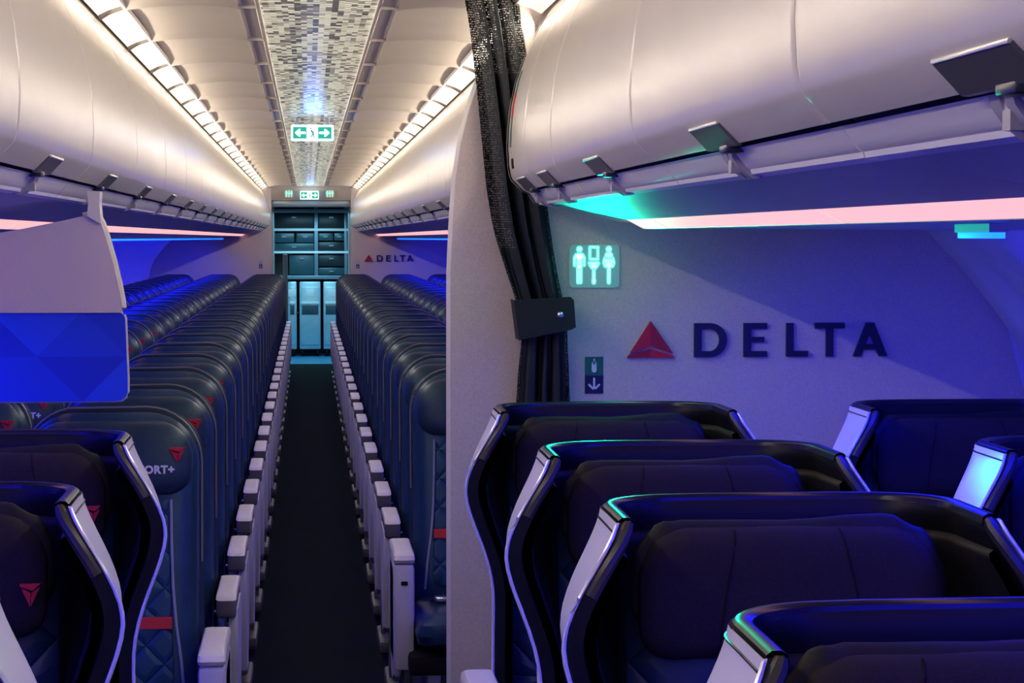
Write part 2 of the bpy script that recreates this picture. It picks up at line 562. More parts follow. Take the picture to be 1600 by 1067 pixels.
ORD = ['first', 'second', 'third', 'fourth', 'fifth', 'sixth', 'seventh', 'eighth', 'ninth', 'tenth', 'eleventh', 'twelfth',
       'thirteenth', 'fourteenth', 'fifteenth', 'sixteenth', 'seventeenth', 'eighteenth', 'nineteenth', 'twentieth',
       'twenty-first', 'twenty-second', 'twenty-third', 'twenty-fourth', 'twenty-fifth']
YL0 = 3.45 - 4 * L
proto = None
k = 0
while YL0 + (k + 1) * L < YG:
    y = YL0 + k * L
    n = k - 3
    lab = ('cream overhead bin on the left above the first class seats' if n < 0 else
           'cream overhead bin on the left, %s one aft counting from the picture edge' % ORD[n])
    if proto is None: proto = make_bin(-1, L, lab, y)
    else: dup(proto, (XC, y, 0), lab)
    k += 1
if YG - (YL0 + k * L) > .1:
    make_bin(-1, YG - (YL0 + k * L), 'narrow cream bin filler at the aft end on the left', YL0 + k * L, False)
# right, first class
FB = [(-.07, 1.17), (1.10, 1.155), (2.255, 1.155), (3.41, 1.13)]
for i, (y, l) in enumerate(FB):
    lab = ['large cream bin over the camera side, outside the picture', 'cream first class bin nearest the camera with the biggest latch',
           'wide cream first class bin in the middle with a dark latch', 'wide cream first class bin lit green at its lower edge'][i]
    make_bin(1, l, lab, y)
tb = make_bin(1, .56, 'narrow cream first class bin, second from the curtain', 4.54)
te = make_bin(1, .40, 'rounded end bin beside the dark curtain with a small placard strip', 5.10)
# placards on the end bin
def on_door(z):
    for (xa, za), (xb, zb_) in zip(BINP, BINP[1:]):
        if zb_ <= z <= za: return xb + (xa - xb) * (z - zb_) / (za - zb_)
def decal(y0, y1, z0, z1, m_, nm, par, th=.0015):
    bm = BM(); zs_ = [z0 + (z1 - z0) * k / 8 for k in range(9)]
    loft(bm, [[(on_door(z) - th, y0, z), (on_door(z) - th, y1, z), (on_door(z) + .002, y1, z), (on_door(z) + .002, y0, z)] for z in zs_], True, True)
    return obj(nm, bm, m_, par)
o = decal(.33, .352, 1.80, 1.985, 'sign_green', 'placard', te)
decal(.3295, .3525, 1.87, 1.93, 'red', 'red_stripe', o, .0025)
decal(.29, .335, 1.748, 1.772, 'seam', 'sticker', te)
bm = BM()
sec = [(x, z) for x, z in BINP] + [(.515, 1.690), (.530, 1.668), (.62, 1.648), (.75, 1.62)]
inner = [(x + .010, z + .004) for x, z in sec]
loft(bm, [[(x - .004, .400, z - (.002)) for x, z in sec], [(x - .004, .412, z - .002) for x, z in sec]] )
prism_y(bm, sec + [(1.6, 1.62), (1.80, 2.0), (1.80, 2.27), (.60, 2.27)], .401, .412)
obj('end_cap', bm, 'bin_plastic', te)
proto = None
YR0 = 5.735
k = 0
while YR0 + (k + 1) * L < YG:
    lab = 'cream overhead bin on the right behind the partition, %s one aft of it' % ORD[k]
    if proto is None: proto = make_bin(1, L, lab, YR0)
    else: dup(proto, (XC, YR0 + k * L, 0), lab)
    k += 1
if YG - (YR0 + k * L) > .1:
    make_bin(1, YG - (YR0 + k * L), 'narrow cream bin filler at the aft end on the right', YR0 + k * L, False)

# blue light lines above the windows
def bluelight(s, y0, y1, label, dz=-.010):
    bm = BM(); box(bm, XC + s * .985, XC + s * 1.005, y0, y1, 1.5765 + dz, 1.586 + dz, .001)
    o = obj('blue_light_line', bm, 'blue_emit')
    bm = BM(); box(bm, XC + s * .98, XC + s * 1.01, y0, y1, 1.5855 + dz, 1.602)
    obj('housing', bm, 'under', o)
    tag(o, label, 'light strip', 'blue mood light strips above the windows')
bluelight(-1, 5.2, 25.6, 'blue light line above the left window row, running far aft')
bluelight(1, 3.26, 3.44, 'short blue light bar glowing under the first class bin at the right edge', .003)
bluelight(1, 5.9, 25.6, 'blue light line above the right window row behind the partition')

# ------------------------------------------------------------------ aft: lavatory fronts, lintel, galley
def lav(s, label):
    xi = .45 if s < 0 else .47
    bm = BM(); box(bm, XC + s * xi, XC + s * 1.86, YG, 28.1, 0, 2.29, .01)
    return struct('wall_back', bm, 'speckle_wall')
lav(-1, ''); lav(1, '')
bm = BM()
pr = [(YG - .03, 2.19), (YG, 2.165), (YG + .02, 2.12), (YG + .04, 2.06), (YG + .07, 2.02), (YG + .5, 2.0), (YG + .5, 2.19)]
prism_x(bm, pr, XC - .60, XC + .62)
struct('wall_back', bm, 'ceiling_plastic')
bm = BM(); box(bm, XC - .46, XC + .48, YG + .09, YG + .4, 1.945, 2.02, .01)
struct('trim_4', bm, 'cart_frame')
bm = BM(); box(bm, -1.85, 1.9, 28.1, 30.9, 2.02, 2.08)
struct('ceiling', bm, 'cabinet_dark')
bm = BM(); box(bm, -1.85, 1.9, 30.86, 30.9, 0, 2.05)
struct('wall_back', bm, 'cabinet_dark')

GY = 30.0
def zg(py, y=GY): return EYE - (py - 372) / F * y
def xg(px, y=GY): return (px - 481) / F * y
g = thing('galley_unit', 'dark teal galley cabinet wall at the end of the aisle', 'galley', (0, GY, 0))
bm = BM(); box(bm, -.95, 1.0, .35, .62, 1.0, 2.0)
obj('back_panel', bm, 'cabinet_dark', g)
for px, w_ in ((427, .04), (494, .05), (540, .04), (560, .04)):
    bm = BM(); box(bm, xg(px) - w_ / 2, xg(px) + w_ / 2, 0, .36, 1.06, 2.0, .004)
    obj('upright', bm, 'cart_frame', g)
for py, th, m_ in ((330, .05, 'cart_frame'), (359, .035, 'rail'), (394, .03, 'rail'), (433, .05, 'cart_frame')):
    bm = BM(); box(bm, -.95, 1.0, -.01, .35, zg(py) - th / 2, zg(py) + th / 2, .004)
    obj('shelf', bm, m_, g)
# drawers and doors in the compartments, pixel spans read off at the galley's own distance
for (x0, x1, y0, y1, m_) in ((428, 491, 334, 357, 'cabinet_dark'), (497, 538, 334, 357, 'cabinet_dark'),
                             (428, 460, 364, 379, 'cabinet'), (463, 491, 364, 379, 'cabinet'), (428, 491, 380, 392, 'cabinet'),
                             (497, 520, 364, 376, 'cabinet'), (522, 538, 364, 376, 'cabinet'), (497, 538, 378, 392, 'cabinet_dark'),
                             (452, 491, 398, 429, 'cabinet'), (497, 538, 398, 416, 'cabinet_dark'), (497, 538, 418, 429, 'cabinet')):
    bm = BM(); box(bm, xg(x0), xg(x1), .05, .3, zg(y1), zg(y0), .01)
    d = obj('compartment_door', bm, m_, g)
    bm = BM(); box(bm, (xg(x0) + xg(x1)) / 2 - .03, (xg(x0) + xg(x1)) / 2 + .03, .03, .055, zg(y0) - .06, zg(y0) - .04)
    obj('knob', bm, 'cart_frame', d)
# carts under the counter
for i, (x0, x1) in enumerate(((449, 464), (467, 501), (504, 533), (536, 560), (412, 446))):
    lab = ['pale blue metal galley cart left of the centre cart', 'pale blue metal galley cart in the centre under the counter',
           'pale blue metal galley cart right of the centre cart', 'galley cart hidden by the seats on the right',
           'galley cart hidden by the seats on the left'][i]
    a, b2 = xg(x0), xg(x1)
    mx_ = (a + b2) / 2
    c = thing('galley_cart', lab, 'galley cart', (mx_, GY, 0), 'galley carts')
    hw = (b2 - a) / 2 - .006
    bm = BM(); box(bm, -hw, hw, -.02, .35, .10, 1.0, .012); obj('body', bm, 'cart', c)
    bm = BM(); box(bm, -hw + .02, hw - .02, -.035, -.018, .16, .93, .006); d = obj('door', bm, 'cart', c)
    bm = BM(); box(bm, -hw + .02, hw - .02, -.06, -.03, .70, .735, .006); obj('handle', bm, 'white_paint', d)
    bm = BM(); box(bm, -hw + .03, hw - .03, -.038, -.034, .56, .68, .001); obj('card_holder', bm, 'cabinet', d)
    bm = BM(); box(bm, -.05, .05, -.038, -.034, .80, .90, .001); obj('latch_plate', bm, 'white_paint', d)
    bm = BM(); box(bm, .05, .08, -.041, -.037, .58, .60, .001); obj('red_tab', bm, 'red', d)
    for sx in (-1, 1):
        bm = BM(); tube(bm, [(sx * (hw - .04) - .012, .02, .05), (sx * (hw - .04) + .012, .02, .05)], .045, 14); obj('wheel', bm, 'seam', c)
bm = BM(); box(bm, xg(442, 28.2), xg(449.5, 28.2), 28.15, 28.22, 0, 1.38, .01)
o = obj('side_door_edge', bm, 'grey_panel'); tag(o, 'narrow grey panel edge standing left of the galley carts', 'panel')

# ------------------------------------------------------------------ partitions
YP = 5.66
def P(px, py, Y):
    """point seen at pixel px, py in the plane y = Y"""
    u, v = (px - 800) / F, (533.5 - py) / F
    cs, sn, k_, q = math.cos(YAW), math.sin(YAW), math.cos(PITCH), math.sin(PITCH)
    d = Vector((sn * k_, cs * k_, -q)) + u * Vector((cs, -sn, 0)) + v * Vector((sn * q, cs * q, k_))
    return Vector((0, 0, EYE)) + d * (Y / d.y)
edge_pts = [(704, 1067), (704, 700), (704, 430), (706, 380), (708, 340), (712, 280), (720, 225), (731, 180), (742, 145), (757, 105), (775, 70), (800, 28), (822, 2)]
prof = [(P(x, y, YP).x, P(x, y, YP).z) for x, y in edge_pts]
prof[0] = (prof[1][0], 0.0)
bm = BM()
poly = prof + [(prof[-1][0], 2.20), (XC + .60, 2.27), (XC + 1.80, 2.27), (XC + 1.84, 1.9), (XC + 1.62, 1.60), (XC + 1.76, 1.40), (XC + 1.83, 1.15), (XC + 1.845, .8), (XC + 1.82, 0)]
prism_y(bm, poly, YP, YP + .05)
struct('wall_partition', bm, 'speckle_wall', smooth=False)
bm = BM()
tube(bm, [(x + .012, YP + .028, z) for x, z in prof], .022, 10)
struct('trim_5', bm, 'partition_edge')

# hanging divider on the left
YD = 4.80
def rp(pts, Y): return [(P(x, y, Y).x, P(x, y, Y).z) for x, y in pts]
dv = thing('hanging_divider', 'cream and blue divider panel hanging from the left bins above the seats', 'cabin divider', (0, YD, 0))
def shift(pl): return pl
top = rp([(0, 364), (40, 357), (90, 347), (130, 338), (146, 335), (154, 338), (160, 350), (168, 375), (178, 410), (186, 445), (191, 470), (192, 480), (188, 488)], YD)
zb = top[-1][1]
left = [(-1.60, zb), (-1.60, 1.575), (-.80, 1.590)]
bm = BM(); prism_y(bm, top + left, -.02, .02)
obj('upper_panel', bm, 'divider', dv, smooth=False)
bm = BM(); tube(bm, [(x, 0, z) for x, z in top[3:]], .008, 8)
tube(bm, [(top[-1][0], 0, zb), (-1.6, 0, zb)], .008, 8)
obj('panel_edge', bm, 'divider_edge', dv)
st_ = rp([(138, 338), (140, 318), (138, 298), (158, 300), (157, 318), (160, 350)], YD)
bm = BM(); prism_y(bm, st_, -.03, .03)
obj('hanger', bm, 'divider_edge', dv, smooth=False)
low = rp([(150, 489), (190, 489), (194, 492), (196, 497), (198, 545), (200, 590), (200, 612), (197, 620), (190, 625), (180, 626)], YD)
zl = low[-1][1]
bm = BM(); prism_y(bm, low + [(-1.60, zl), (-1.60, low[0][1])], -.012, .012)
obj('lower_panel', bm, 'facet_blue', dv, smooth=False)
bm = BM(); tube(bm, [(x, 0, z) for x, z in low[2:]] + [(-1.6, 0, zl)], .004, 6)
obj('lower_edge', bm, 'arm_panel', dv)

# ------------------------------------------------------------------ wall sign: emblem and letters
def letter_sign(name, pxs, Y, h_px, base_px, th, label, group=None):
    pass
def build_sign(ox, oz, sc, y, label):
    """origin: baseline left of the emblem; sc metres per unit, letters 1 unit high"""
    t = thing('wall_lettering', label, 'sign', (ox, y, oz))
    def tri(pts, mname, nm, th):
        bm = BM(); loft(bm, [[(x * sc, -th, z * sc) for x, z in pts], [(x * sc, 0, z * sc) for x, z in pts]], True, True)
        return obj(nm, bm, mname, t, smooth=False)
    th = .012
    tri([(0.09, .12), (.70, 1.07), (.70, .33)], 'red', 'emblem_facet', th)
    tri([(.70, .33), (.70, 1.07), (1.36, .12)], 'red_dark', 'emblem_facet', th)
    tri([(0, .0), (.06, .07), (.70, .24), (.70, .0)], 'red_dark', 'emblem_facet', th)
    tri([(.70, .0), (.70, .24), (1.36, .06), (1.42, 0)], 'red', 'emblem_facet', th)
    def plate(bm, pl, dx):
        loft(bm, [[((x + dx) * sc, -th, z * sc) for x, z in pl], [((x + dx) * sc, 0, z * sc) for x, z in pl]], True, True)
    k_ = .23
    bm = BM()   # D
    outer = [(.0, 0), (.0, 1)] + [(.48 + .50 * math.cos(a) * 1.0, .5 + .5 * math.sin(a)) for a in [math.radians(90 - 180 * i / 14) for i in range(15)]]
    inn = [(.22, .17), (.22, .83)] + [(.46 + .29 * math.cos(a), .5 + .33 * math.sin(a)) for a in [math.radians(90 - 180 * i / 14) for i in range(15)]]
    f = [[bm.verts.new(((x + 2.00) * sc, yy_, z * sc)) for x, z in pl] for pl in (outer, inn) for yy_ in (-th, 0)]
    n = len(outer)
    for i in range(n):
        j = (i + 1) % n
        bm.faces.new((f[0][i], f[0][j], f[2][j], f[2][i])); bm.faces.new((f[1][i], f[1][j], f[3][j], f[3][i]))
        bm.faces.new((f[0][i], f[0][j], f[1][j], f[1][i])); bm.faces.new((f[2][i], f[2][j], f[3][j], f[3][i]))
    obj('letter', bm, 'letter_navy', t, smooth=False)
    bm = BM(); d = 3.48   # E
    plate(bm, [(0, 0), (0, 1), (.70, 1), (.70, .83), (.22, .83), (.22, .59), (.62, .59), (.62, .43), (.22, .43), (.22, .17), (.70, .17), (.70, 0)], d)
    obj('letter', bm, 'letter_navy', t, smooth=False)
    bm = BM(); d = 4.76   # L
    plate(bm, [(0, 0), (0, 1), (.22, 1), (.22, .17), (.66, .17), (.66, 0)], d)
    obj('letter', bm, 'letter_navy', t, smooth=False)
    bm = BM(); d = 5.62   # T
    plate(bm, [(.34, 0), (.34, .83), (0, .83), (0, 1), (.90, 1), (.90, .83), (.56, .83), (.56, 0)], d)
    obj('letter', bm, 'letter_navy', t, smooth=False)
    bm = BM(); d = 6.78   # A, as three plates
    plate(bm, [(0, 0), (.39, 1), (.50, 1), (.50, .68), (.24, 0)], d)
    plate(bm, [(.50, .68), (.50, 1), (.63, 1), (1.04, 0), (.79, 0)], d)
    plate(bm, [(.30, .20), (.36, .36), (.66, .36), (.72, .20)], d)
    obj('letter', bm, 'letter_navy', t, smooth=False)
    return t
a = P(979, 558, YP); b2 = P(1386, 553, YP)
build_sign(a.x, a.z, (b2.x - a.x) / 7.84, YP - .001, 'red triangle emblem and raised navy DELTA letters on the near bulkhead')
a = P(569, 408.5, YG); b2 = P(646, 408, YG)
build_sign(a.x, a.z, (b2.x - a.x) / 7.84, YG - .001, 'small far DELTA lettering on the aft wall right of the galley')

# pictograms
def capsule(bm, x0, z0, x1, z1, r, y, th=.0015, n=8):
    a = math.atan2(z1 - z0, x1 - x0)
    pts = [(x1 + r * math.cos(a - PI / 2 + PI * k / n), z1 + r * math.sin(a - PI / 2 + PI * k / n)) for k in range(n + 1)]
    pts += [(x0 + r * math.cos(a + PI / 2 + PI * k / n), z0 + r * math.sin(a + PI / 2 + PI * k / n)) for k in range(n + 1)]
    prism_y(bm, pts, y - th, y)
def picto(bm, sc, y, fat=0):
    r = .012 * sc
    f = fat
    def c(x0, z0, x1, z1, rr): capsule(bm, x0 * sc, z0 * sc, x1 * sc, z1 * sc, rr * sc + f, y)
    # man
    c(-.30, .34, -.30, .341, .05)
    c(-.34, .20, -.26, .20, .055); c(-.30, .20, -.30, .02, .055)
    c(-.395, .18, -.395, .02, .018); c(-.205, .18, -.205, .02, .018)
    c(-.325, 0, -.325, -.32, .022); c(-.275, 0, -.275, -.32, .022)
    # toilet
    for a_ in ((-.09, .38, .07, .38), (-.09, .14, .07, .14), (-.09, .38, -.09, .14), (.07, .38, .07, .14)): c(*a_, .014)
    c(-.10, .06, .08, .06, .02); c(-.07, .02, .05, .02, .03); c(-.04, -.02, .02, -.02, .03)
    c(-.01, -.08, -.01, -.30, .022); c(-.01, -.28, -.01, -.32, .03)
    # woman
    c(.29, .34, .29, .341, .05)
    c(.27, .22, .31, .22, .05); c(.26, .10, .32, .10, .05); c(.23, .02, .35, .02, .04)
    c(.21, .16, .19, .06, .018); c(.37, .16, .39, .06, .018)
    c(.29, 0, .29, -.32, .026)
a = P(928, 416, YP)
hs = (P(967, 416, YP).x - P(889, 416, YP).x) / 2; hv = (P(928, 383, YP).z - P(928, 450, YP).z) / 2
t = thing('lavatory_sign', 'glowing teal lavatory pictogram sign on the near bulkhead', 'sign', (a.x, YP - .004, a.z))
bm = BM(); prism_y(bm, rrect(-hs, hs, -hv, hv, .012), -.004, .003); obj('plate', bm, 'teal_soft', t, smooth=False)
bm = BM(); picto(bm, hs * 2.0, -.0045, .0022); obj('halo', bm, 'teal_emit', t, smooth=False)
bm = BM(); picto(bm, hs * 2.0, -.0062, -.0004); obj('pictogram', bm, 'teal_white', t, smooth=False)

def oxy_sign(Y, cx, y0, y1, y2, label, wpx, ink=True):
    a = P(cx, (y0 + y2) / 2, Y)
    t = thing('safety_placard', label, 'placard', (a.x, Y - .001, a.z))
    w2 = wpx / 2 / F * Y
    s_ = 1 / F * Y
    H = (y2 - y0) / 2 * s_; mid = H - (y1 - y0) * s_
    bm = BM(); box(bm, -w2, w2, -.0015, 0, mid, H); obj('upper_plate', bm, 'sign_green' if ink else 'sign_plate', t)
    bm = BM(); box(bm, -w2, w2, -.0015, 0, -H, mid - .001); obj('lower_plate', bm, 'sign_navy', t)
    bm = BM()
    zc = (mid + H) / 2; q = (H - mid)
    capsule(bm, 0, zc - q * .22, 0, zc + q * .12, q * .13, -.002)
    capsule(bm, 0, zc + q * .12, 0, zc + q * .36, q * .045, -.002)
    obj('bottle_symbol', bm, 'white_text', t, smooth=False)
    bm = BM(); zc = (mid - H) / 2; q = (H + mid)
    capsule(bm, 0, zc + q * .32, 0, zc - q * .25, q * .055, -.002)
    capsule(bm, 0, zc - q * .30, -q * .27, zc - q * .02, q * .055, -.0022)
    capsule(bm, 0, zc - q * .30, q * .27, zc - q * .02, q * .055, -.0022)
    obj('arrow', bm, 'white_text', t, smooth=False)
oxy_sign(YP, 928, 557, 586, 615, 'green oxygen bottle placard over navy arrow on the near bulkhead', 29)
oxy_sign(YG, 407.5, 408, 413, 419, 'tiny placard on the aft wall left of the galley', 5, False)
oxy_sign(YG, 559, 408, 413, 419, 'tiny placard on the aft wall between galley and far lettering', 5, False)

# exit signs
def exit_sign(Y, cx, x0, x1, y0, y1, label, hang):
    a = P(cx, (y0 + y1) / 2, Y)
    t = thing('exit_sign', label, 'exit sign', (a.x, Y, a.z))
    w2, h2 = (x1 - x0) / 2 / F * Y, (y1 - y0) / 2 / F * Y
    bm = BM(); prism_y(bm, rrect(-w2, w2, -h2, h2, .008), 0, .03); obj('housing', bm, 'exit_white', t, smooth=False)
    for s in (-1, 1):
        bm = BM(); box(bm, s * w2 * .27, s * w2 * .90, -.002, 0, -h2 * .72, h2 * .72); pl = obj('green_field', bm, 'exit_green', t)
        bm = BM(); q = w2
        capsule(bm, s * q * .36, 0, s * q * .66, 0, h2 * .15, -.0025)
        capsule(bm, s * q * .76, 0, s * q * .60, h2 * .36, h2 * .13, -.003)
        capsule(bm, s * q * .76, 0, s * q * .60, -h2 * .36, h2 * .13, -.0032)
        obj('arrow', bm, 'exit_white', pl, smooth=False)
    bm = BM()
    capsule(bm, -w2 * .08, h2 * .55, -w2 * .08, h2 * .56, h2 * .09, -.001)
    capsule(bm, -w2 * .04, h2 * .3, w2 * .05, -h2 * .15, h2 * .07, -.001)
    capsule(bm, w2 * .03, -h2 * .15, -w2 * .07, -h2 * .55, h2 * .05, -.001)
    capsule(bm, w2 * .03, -h2 * .15, w2 * .10, -h2 * .6, h2 * .05, -.001)
    capsule(bm, -w2 * .06, h2 * .2, w2 * .08, h2 * .05, h2 * .04, -.001)
    obj('running_figure', bm, 'exit_ink', t, smooth=False)
    if hang:
        for s in (-1, 1):
            bm = BM(); box(bm, s * w2 * .7 - .008, s * w2 * .7 + .008, .008, .022, h2 - .002, h2 + (2.185 - a.z - h2))
            obj('mount', bm, 'metal', t)
exit_sign(11.3, 488, 455, 521, 195, 220, 'green exit sign with two arrows hanging from the ceiling', True)
exit_sign(YG - .06, 483.5, 469, 498, 298.5, 311.5, 'small far exit sign over the galley entrance', False)
for cx, word in ((451.5, 'left'), (515.5, 'right')):
    a = P(cx, 303, YG - .05)
    t = thing('lavatory_sign', 'tiny green lavatory pictogram %s of the far exit sign' % word, 'sign', (a.x, YG - .05, a.z))
    bm = BM(); prism_y(bm, rrect(-.05, .05, -.04, .04, .008), -.002, .05); obj('plate', bm, 'ceiling_plastic', t, smooth=False)
    bm = BM(); picto(bm, .10, -.003, .0006); obj('pictogram', bm, 'teal_emit', t, smooth=False)

# ------------------------------------------------------------------ curtain
cpath = [(2.24, 766, 92), (2.18, 768, 92), (2.10, 776, 90), (2.0, 784, 92), (1.9, 792, 95), (1.8, 799, 97), (1.7, 806, 99), (1.6, 815, 96), (1.50, 829, 86), (1.42, 842, 80), (1.36, 850, 78),
         (1.32, 849, 78), (1.26, 848, 84), (1.16, 847, 89), (.9, 846, 96), (.5, 846, 104), (.06, 846, 110)]
YCU = 5.595
NF = 96
t = thing('curtain', 'dark perforated mesh curtain tied back against the bulkhead edge', 'curtain', (0, YCU, 0))
bm = BM()
secs = []
def cp(z):
    for a_, b_ in zip(cpath, cpath[1:]):
        if b_[0] <= z <= a_[0]:
            k_ = (a_[0] - z) / (a_[0] - b_[0]); k_ = k_ * k_ * (3 - 2 * k_) if False else k_
            return a_[1] + (b_[1] - a_[1]) * k_, a_[2] + (b_[2] - a_[2]) * k_
    return cpath[-1][1:]
NZ = 70
for iz in range(NZ + 1):
    z = 2.24 - (2.24 - .06) * iz / NZ
    px, wpx = cp(z)
    cx = (px - 481) / F * YCU * 1.006; wd = wpx / F * YCU
    tight = math.exp(-((z - 1.36) / .18) ** 2)
    row = []
    for k in range(NF + 1):
        u = k / NF
        a_ = u * 2 * PI * 3.6 + .9 * math.sin(u * 9 + z)
        dx = (u - .5) * wd * .9 + .007 * math.sin(a_ * 2 + z * 2) * (1 - .6 * tight)
        dy = (.030 - .014 * tight) * (.7 + .3 * math.sin(u * 13 + 2)) * math.sin(a_ + .8 * math.sin(z * 3)) + .008 * math.sin(a_ * .37 + 3 * z)
        row.append((cx + dx, dy, z))
    secs.append(row)
rows = loft(bm, secs)
uvl = bm.loops.layers.uv.new('UVMap')
idx = {v: (i, j) for i, r_ in enumerate(rows) for j, v in enumerate(r_)}
for f_ in bm.faces:
    for lp_ in f_.loops:
        i, j = idx[lp_.vert]
        lp_[uvl].uv = (j / NF * .62, i / NZ * 2.18)
obj('drape', bm, 'curtain', t, angle=180)
bm = BM()
loft(bm, [[(x + (.006 if j < 8 else -.006 if j > NF - 8 else 0), y * .8 + .010, z) for j, (x, y, z) in enumerate(r_) if j > NF * .24 or z < 1.55] for r_ in secs if 1.55 <= r_[0][2] < 2.0])
loft(bm, [[(x + (.006 if j < 8 else -.006 if j > NF - 8 else 0), y * .8 + .010, z) for j, (x, y, z) in enumerate(r_)] for r_ in secs if r_[0][2] < 1.58])
obj('inner_layer', bm, 'curtain_solid', t, angle=180)
# tie-back band
bm = BM()
q = [P(x, y, YCU) for x, y in ((800, 468), (888, 463), (893, 468), (896, 510), (889, 514), (808, 530))]
ringc = []
loft(bm, [[(p.x, -.052, p.z) for p in q], [(p.x, -.046, p.z) for p in q]], True, True)
obj('tie_band', bm, 'curtain_solid', t, smooth=False)
bm = BM()
q2 = [P(800, 468, YCU), P(808, 530, YCU)]
loft(bm, [[(p.x + .001, dy, p.z) for p in q2] for dy in (-.049, .055)])
q2 = [P(872, 465, YCU), P(880, 515, YCU)]
loft(bm, [[(p.x, dy, p.z) for p in q2] for dy in (-.047, .055)])
obj('band_side', bm, 'curtain_solid', t, smooth=False)
bm = BM(); p = P(872, 491, YCU)
bmesh.ops.create_uvsphere(bm, u_segments=16, v_segments=8, radius=.009, matrix=Matrix.Translation((p.x, -.054, p.z)) @ Matrix.Diagonal((1, .5, 1, 1)))
obj('snap_button', bm, 'chrome', t)

# ------------------------------------------------------------------ economy seats
def tri_emblem(parent, x, y, z, w_, h_):
    bm = BM()
    for pl in ([(-.5, .5), (.5, .5), (.12, .20), (-.5, .38)], [(-.44, .30), (.02, .10), (-.02, -.5)], [(.06, .10), (.46, .34), (.02, -.5)]):
        loft(bm, [[(x + u * w_, y - .003, z + v * h_) for u, v in pl], [(x + u * w_, y + .003, z + v * h_) for u, v in pl]], True, True)
    return obj('emblem', bm, 'red', parent, smooth=False)

text_cache = {}
def comfort_text(parent, x, y, z, size):
    bm = text_bm('COMFORT+', size, (x, y, z), ext=.001, bold=.0012)
    return obj('lettering', bm, 'white_text', parent, smooth=False)

def lean(q):
    # backrest leans aft toward the top
    return Vector((q.x, q.y - .15 + (q.z - .45) * .20, q.z))

